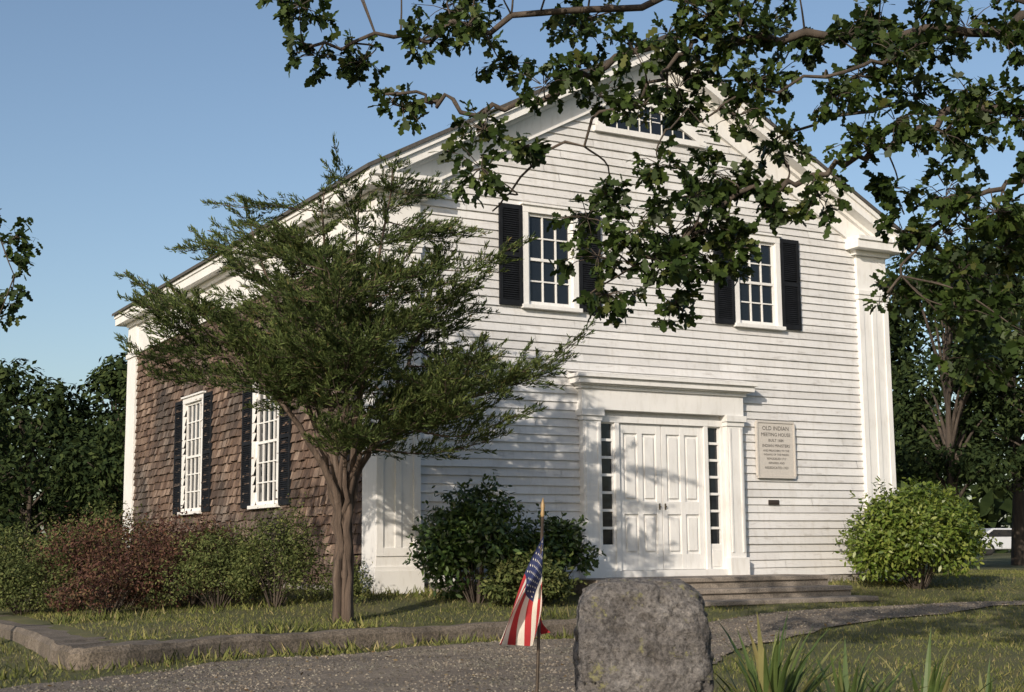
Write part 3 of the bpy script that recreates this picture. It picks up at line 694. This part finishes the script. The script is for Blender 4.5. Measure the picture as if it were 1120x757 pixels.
def bgtree(loc,h,r,n,ls,seed,mat=M_FAR,lab='tall dark green tree behind meeting house',z0=.22,lobes=26,group='background trees',name='broadleaf_tree'):
    g=np.random.default_rng(seed); x,y=loc; E=thing(name,(x,y,float(gz(x,y))-.05),g.random()*6,lab,'tree',group); n=int(n*.85)
    u=g.uniform(0,1,lobes); zc=h*(z0+.06+(1-z0-.1)*u); prof=np.sqrt(np.clip(np.sin(np.pi*np.clip((zc/h-z0+.12)/(1.12-z0),0,1)),0.02,1))
    az=g.uniform(0,6.283,lobes); rr=g.uniform(.2,.85,lobes)*prof*r
    cen=np.stack([rr*np.cos(az),rr*np.sin(az),zc],-1); lr=g.uniform(.2,.36,lobes)*r
    k=g.integers(0,lobes,n); dv=norm(g.normal(size=(n,3))); P=cen[k]+dv*(lr[k]*g.uniform(.45,1.25,n)**.6)[:,None]*np.array([1,1,.75])
    nv=norm(dv+g.normal(size=(n,3))*.5+np.array([0,0,.5])); D=norm(np.cross(nv,g.normal(size=(n,3))))
    poly_mesh('crown',leaves(P,D,nv,ls*g.uniform(.6,1.3,n),RH,.2),4,mat,E)
    tb=[(curve([(0,0,-.1),(.05*r,0,h*.35),(0,.04*r,h*.9)],6),list(np.linspace(.022*h,.01,13)))]
    for i in range(lobes):
        c=Vector(cen[i]); tb.append((curve([(0,0,max(c.z*.6,h*z0*.7)),(c.x*.5,c.y*.5,c.z*.85),tuple(c)],4),list(np.linspace(.007*h,.01,9))))
    tubes('trunk',tb,M_BARK,E,6,.08)
bgtree((1.5,33.6),6.9,3.4,8000,.28,31); bgtree((4.6,33.5),7.6,2.9,8000,.28,32); bgtree((-3.0,36),7.7,3.8,8000,.30,33); bgtree((5.6,28),6.8,2.4,7000,.24,34)
bgtree((9.2,31),11.6,3.2,5000,.32,36)
bgtree((-1.5,27),5.2,3.2,8000,.22,35,z0=.05); bgtree((3.2,26),4.8,2.8,7000,.22,37,z0=.05)
bgtree((20.6,13.5),9.0,3.2,10000,.26,41,lab='tall dark green tree beyond house corner'); bgtree((23.6,9.3),9.6,3.6,11000,.26,42,lab='tall dark green tree beyond house corner')
bgtree((17.2,5.6),7.6,2.4,12000,.17,43,lab='slim dark green tree beyond house corner',z0=.26); bgtree((26.6,6.5),9.5,3.8,8000,.30,44,lab='tall dark green tree beyond house corner')
bgtree((19.5,4.2),6.6,2.2,9000,.17,46,lab='slim dark green tree beyond house corner',z0=.3)
bgtree((30,22),10.5,4.4,6000,.36,45)
def sidetree():
    g=np.random.default_rng(77); x,y=-7.5,-2.5; E=thing('maple_tree',(x,y,float(gz(x,y))),-HEAD,'slim maple with drooping leafy branch beside the lawn','tree')
    tb=[(curve([(0,0,-.1),(.05,0,2),(-.05,0,4),(0,0,5.6)],6),list(np.linspace(.10,.02,19)))]
    lim=[(c,[.03]*len(c)) for c in (curve([(0,0,3.8),(.9,-.1,4.9),(1.7,-.1,4.8),(2.15,-.1,3.9)],6),curve([(0,0,4.2),(-.5,.2,5),(-1,.3,5.2)],6),curve([(0,0,4.6),(.2,-.5,5.4),(.3,-.9,5.6)],6))]
    tb+=[(c,list(np.linspace(.03,.005,len(c)))) for c,_ in lim]
    PP=[];DD=[]
    cs=[(1.9,-.1,4.5),(2.15,-.1,4.3),(2.2,0,4.05),(2.1,0,3.75),(1.7,-.2,4.3),(2.0,-.1,3.45)]+[(g.uniform(-1.2,.8),g.uniform(-1,1),g.uniform(4.7,6)) for _ in range(14)]
    for i,c in enumerate(cs):
        c=Vector(c); q=limb_nearest(c,lim); tb.append(([q,c],[.008,.004]))
        for k in range(9):
            v=Vector(g.normal(size=3))*(.075 if i<6 else .12); tb.append(([c,c+v],[.004,.002])); P=np.array(c+v)[None,:]+g.normal(size=(6,3))*.03; PP.append(P); DD.append(g.normal(size=(6,3))+np.array([0,0,-.6]))
    P=np.concatenate(PP);D=np.concatenate(DD);n=len(P)
    poly_mesh('crown',leaves(P,D,rnd(n)+np.array([0,0,.6]),g.uniform(.08,.13,n),OAKT,.2),len(OAKT),M_OAK,E); tubes('trunk',tb,M_BARK,E,7)
sidetree()
def woods():
    g=np.random.default_rng(5); cen=[]
    for i in range(480):
        a=math.radians(g.uniform(-60,115)); R=g.uniform(85,125); cen.append((-8+R*math.sin(a),-18+R*math.cos(a),g.uniform(1,8.5)*1.0,g.uniform(2.5,4.5)))
    cen=np.array(cen); n=36000; k=g.integers(0,len(cen),n); dv=norm(g.normal(size=(n,3)))
    P=cen[k,:3]+dv*(cen[k,3]*g.uniform(.5,1.1,n))[:,None]; P[:,2]=np.maximum(P[:,2],.1)
    nv=norm(dv+g.normal(size=(n,3))*.4+np.array([0,0,.4])); D=norm(np.cross(nv,g.normal(size=(n,3))))
    poly_mesh('woods',leaves(P,D,nv,g.uniform(1.0,2.0,n),RH),4,M_FAR,None,kind='stuff',label='distant dark green wood along the horizon')
woods()
def pip(px,py,poly):
    ins=np.zeros(len(px),bool); n=len(poly)
    for i in range(n):
        x1,y1=poly[i];x2,y2=poly[(i+1)%n]
        c=((y1>py)!=(y2>py)); 
        with np.errstate(divide='ignore',invalid='ignore'): xi=(x2-x1)*(py-y1)/(y2-y1)+x1
        ins^=c&(px<xi)
    return ins
def grass():
    g=np.random.default_rng(9); n=300000
    x=g.uniform(-7,17,n); y=g.uniform(-13.2,7,n)
    edge=g.normal(size=n)*.07
    ok=~pip(x,y+edge,drive_poly); ok&=~((x>-.1)&(x<W+.1)&(y>-.05)); ok&=~((x>DC-2.45)&(x<DC+2.52)&(y>-2.08)&(y<0))
    wp=[(p.x,p.y) for p in out]+[(p.x,p.y) for p in reversed(inn)]; ok&=~pip(x,y,wp)
    rx=x+8.23; ry=y+18.3; dd=rx*math.sin(HEAD)+ry*math.cos(HEAD); uu=rx*math.cos(HEAD)-ry*math.sin(HEAD)
    ok&=(np.abs(uu)<dd*.42+1)&(dd>7.5)
    patch=.5+.5*np.sin(x*2.3+np.sin(y*1.9)*2)*np.sin(y*2.9+x)
    ok&=(g.random(n)<.4+.6*patch)
    x=x[ok];y=y[ok];patch=patch[ok]; q=np.interp(x,YCX,YCY)-y; n=len(x)
    h=g.uniform(.02,.05,n)*(1+.9*patch*g.random(n)); tall=((q>-.02)&(q<.45)&(x<3.2))|((q>-.75)&(q<-.2)&(x<3)&(patch>.5))|((np.abs(y+.3)<.35)&(x<W)); h=np.where(tall&(g.random(n)<.5),h*2.3,h)
    P=np.stack([x,y,gz(x,y)-.005],-1); D=g.normal(size=(n,3))*.5; D[:,2]=1
    T=[(-.07,0),(.07,0),(.03,.6),(0,1)]
    poly_mesh('grass',leaves(P,D,norm(g.normal(size=(n,3))*np.array([1,1,.1])),h,np.array(T)*np.array([1.3,1]),.3),4,M_GRASSB,None,kind='stuff',label='short patchy lawn grass')
    n=1500; x=g.uniform(-6,9,n); y=g.uniform(-12,-2.8,n); ok=pip(x,y,drive_poly); x=x[ok];y=y[ok];n=len(x)
    P=np.stack([x,y,gz(x,y)+.024],-1); D=g.normal(size=(n,3)); D[:,2]*=.15
    poly_mesh('fallen_leaves',leaves(P,D,np.tile([0,0,1.],(n,1))+g.normal(size=(n,3))*.25,g.uniform(.03,.08,n),RH,.3),4,M_DRY,None,kind='stuff',label='scattered dry fallen leaves on worn asphalt')
    n=60000; x=g.uniform(-6,11,n); y=g.uniform(-10,-2.6,n); ok=pip(x,y,drive_poly); ok&=(g.random(n)<.35+.65*(np.sin(x*1.3+y*2.1)*np.sin(x*.6-y*3)>.0)); x=x[ok];y=y[ok];n=len(x)
    s=g.uniform(.006,.02,n)**1.0; c=np.stack([x,y,gz(x,y)+.018],-1); an=g.uniform(0,6.283,n)
    b=[np.stack([np.cos(an+k*2.094)*s,np.sin(an+k*2.094)*s,np.zeros(n)],-1)+c for k in range(3)]; tp=c+np.stack([g.normal(size=n)*s*.3,g.normal(size=n)*s*.3,s*.8],-1)
    V=np.concatenate([b[0],b[1],b[2],tp]).reshape(4,n,3).transpose(1,0,2).reshape(-1,3)
    i0=np.arange(n)*4; F=np.concatenate([np.stack([i0,i0+1,i0+3],-1),np.stack([i0+1,i0+2,i0+3],-1),np.stack([i0+2,i0,i0+3],-1)])
    me=bpy.data.meshes.new('gravel'); me.vertices.add(len(V)); me.vertices.foreach_set('co',V.astype(np.float32).ravel()); me.loops.add(F.size); me.loops.foreach_set('vertex_index',F.ravel().astype(np.int32))
    me.polygons.add(len(F)); me.polygons.foreach_set('loop_start',np.arange(0,F.size,3,dtype=np.int32)); me.update(calc_edges=True); me.materials.append(M_PEB)
    reg(bpy.data.objects.new('gravel',me),kind='stuff',label='loose tan gravel over worn asphalt')
grass()
def car():
    x,y=51.4,34.1; E=thing('parked_car',(x,y,float(gz(x,y))),-HEAD,'small white car parked on distant grass beneath trees','car')
    m=MB(); prof=[(-2.1,.3),(2.1,.3),(2.15,.75),(1.2,.92),(.7,1.38),(-1.0,1.4),(-1.7,.95),(-2.15,.85)]; m.prism(prof,-.85,.85); m.obj('body',M_CAR,E,bev=.06)
    for d0,d1 in ((-.862,-.853),(.853,.862)):
        m=MB(); m.prism([(-1.45,.95),(1.05,.95),(.62,1.3),(-.95,1.32)],d0,d1)
        m.obj('side_window',M_GLASS,E)
    for a in (-1.3,1.35):
        for d in (-.87,.87):
            tubes('wheel',[([(a,d-.1,.32),(a,d-.09,.32),(a,d+.09,.32),(a,d+.1,.32)],[.2,.32,.32,.2])],M_TYRE,E,18)
car()

# ---------------------------------------------------------------- light, sky, camera
el=math.radians(22); hz=Vector((.80,.60,0)).normalized()
sd=Vector((hz.x*math.cos(el),hz.y*math.cos(el),-math.sin(el)))
sun=bpy.data.lights.new('sun','SUN'); sun.energy=4.5; sun.angle=math.radians(.5); sun.color=(1,.885,.745)
so=bpy.data.objects.new('sun',sun); so.rotation_euler=sd.to_track_quat('-Z','Y').to_euler(); C.objects.link(so)
w=bpy.data.worlds.new('World'); sc.world=w; w.use_nodes=True; nt=w.node_tree
sk=nt.nodes.new('ShaderNodeTexSky'); sk.sky_type='NISHITA'; sk.sun_disc=False; sk.sun_elevation=el; sk.sun_rotation=math.atan2(-hz.x,-hz.y)
sk.air_density=1.0; sk.dust_density=1.6; sk.ozone_density=1.5
nt.links.new(sk.outputs[0],nt.nodes['Background'].inputs[0]); nt.nodes['Background'].inputs[1].default_value=.135
cam=bpy.data.cameras.new('camera'); co=bpy.data.objects.new('camera',cam); C.objects.link(co); sc.camera=co
cam.sensor_width=36; cam.lens=49.6; cam.clip_end=2000
th=math.radians(8.15); ro=math.radians(.5)
Fv=Vector((math.sin(HEAD)*math.cos(th),math.cos(HEAD)*math.cos(th),math.sin(th))); Rv=Vector((math.cos(HEAD),-math.sin(HEAD),0)); Uv=Rv.cross(Fv)
R2=Rv*math.cos(ro)-Uv*math.sin(ro); U2=Uv*math.cos(ro)+Rv*math.sin(ro)
mt=Matrix((( R2.x,U2.x,-Fv.x,-8.23),(R2.y,U2.y,-Fv.y,-18.3),(R2.z,U2.z,-Fv.z,.6),(0,0,0,1))); co.matrix_world=mt
sc.view_settings.view_transform='Standard'; sc.view_settings.look='None'; sc.view_settings.exposure=0
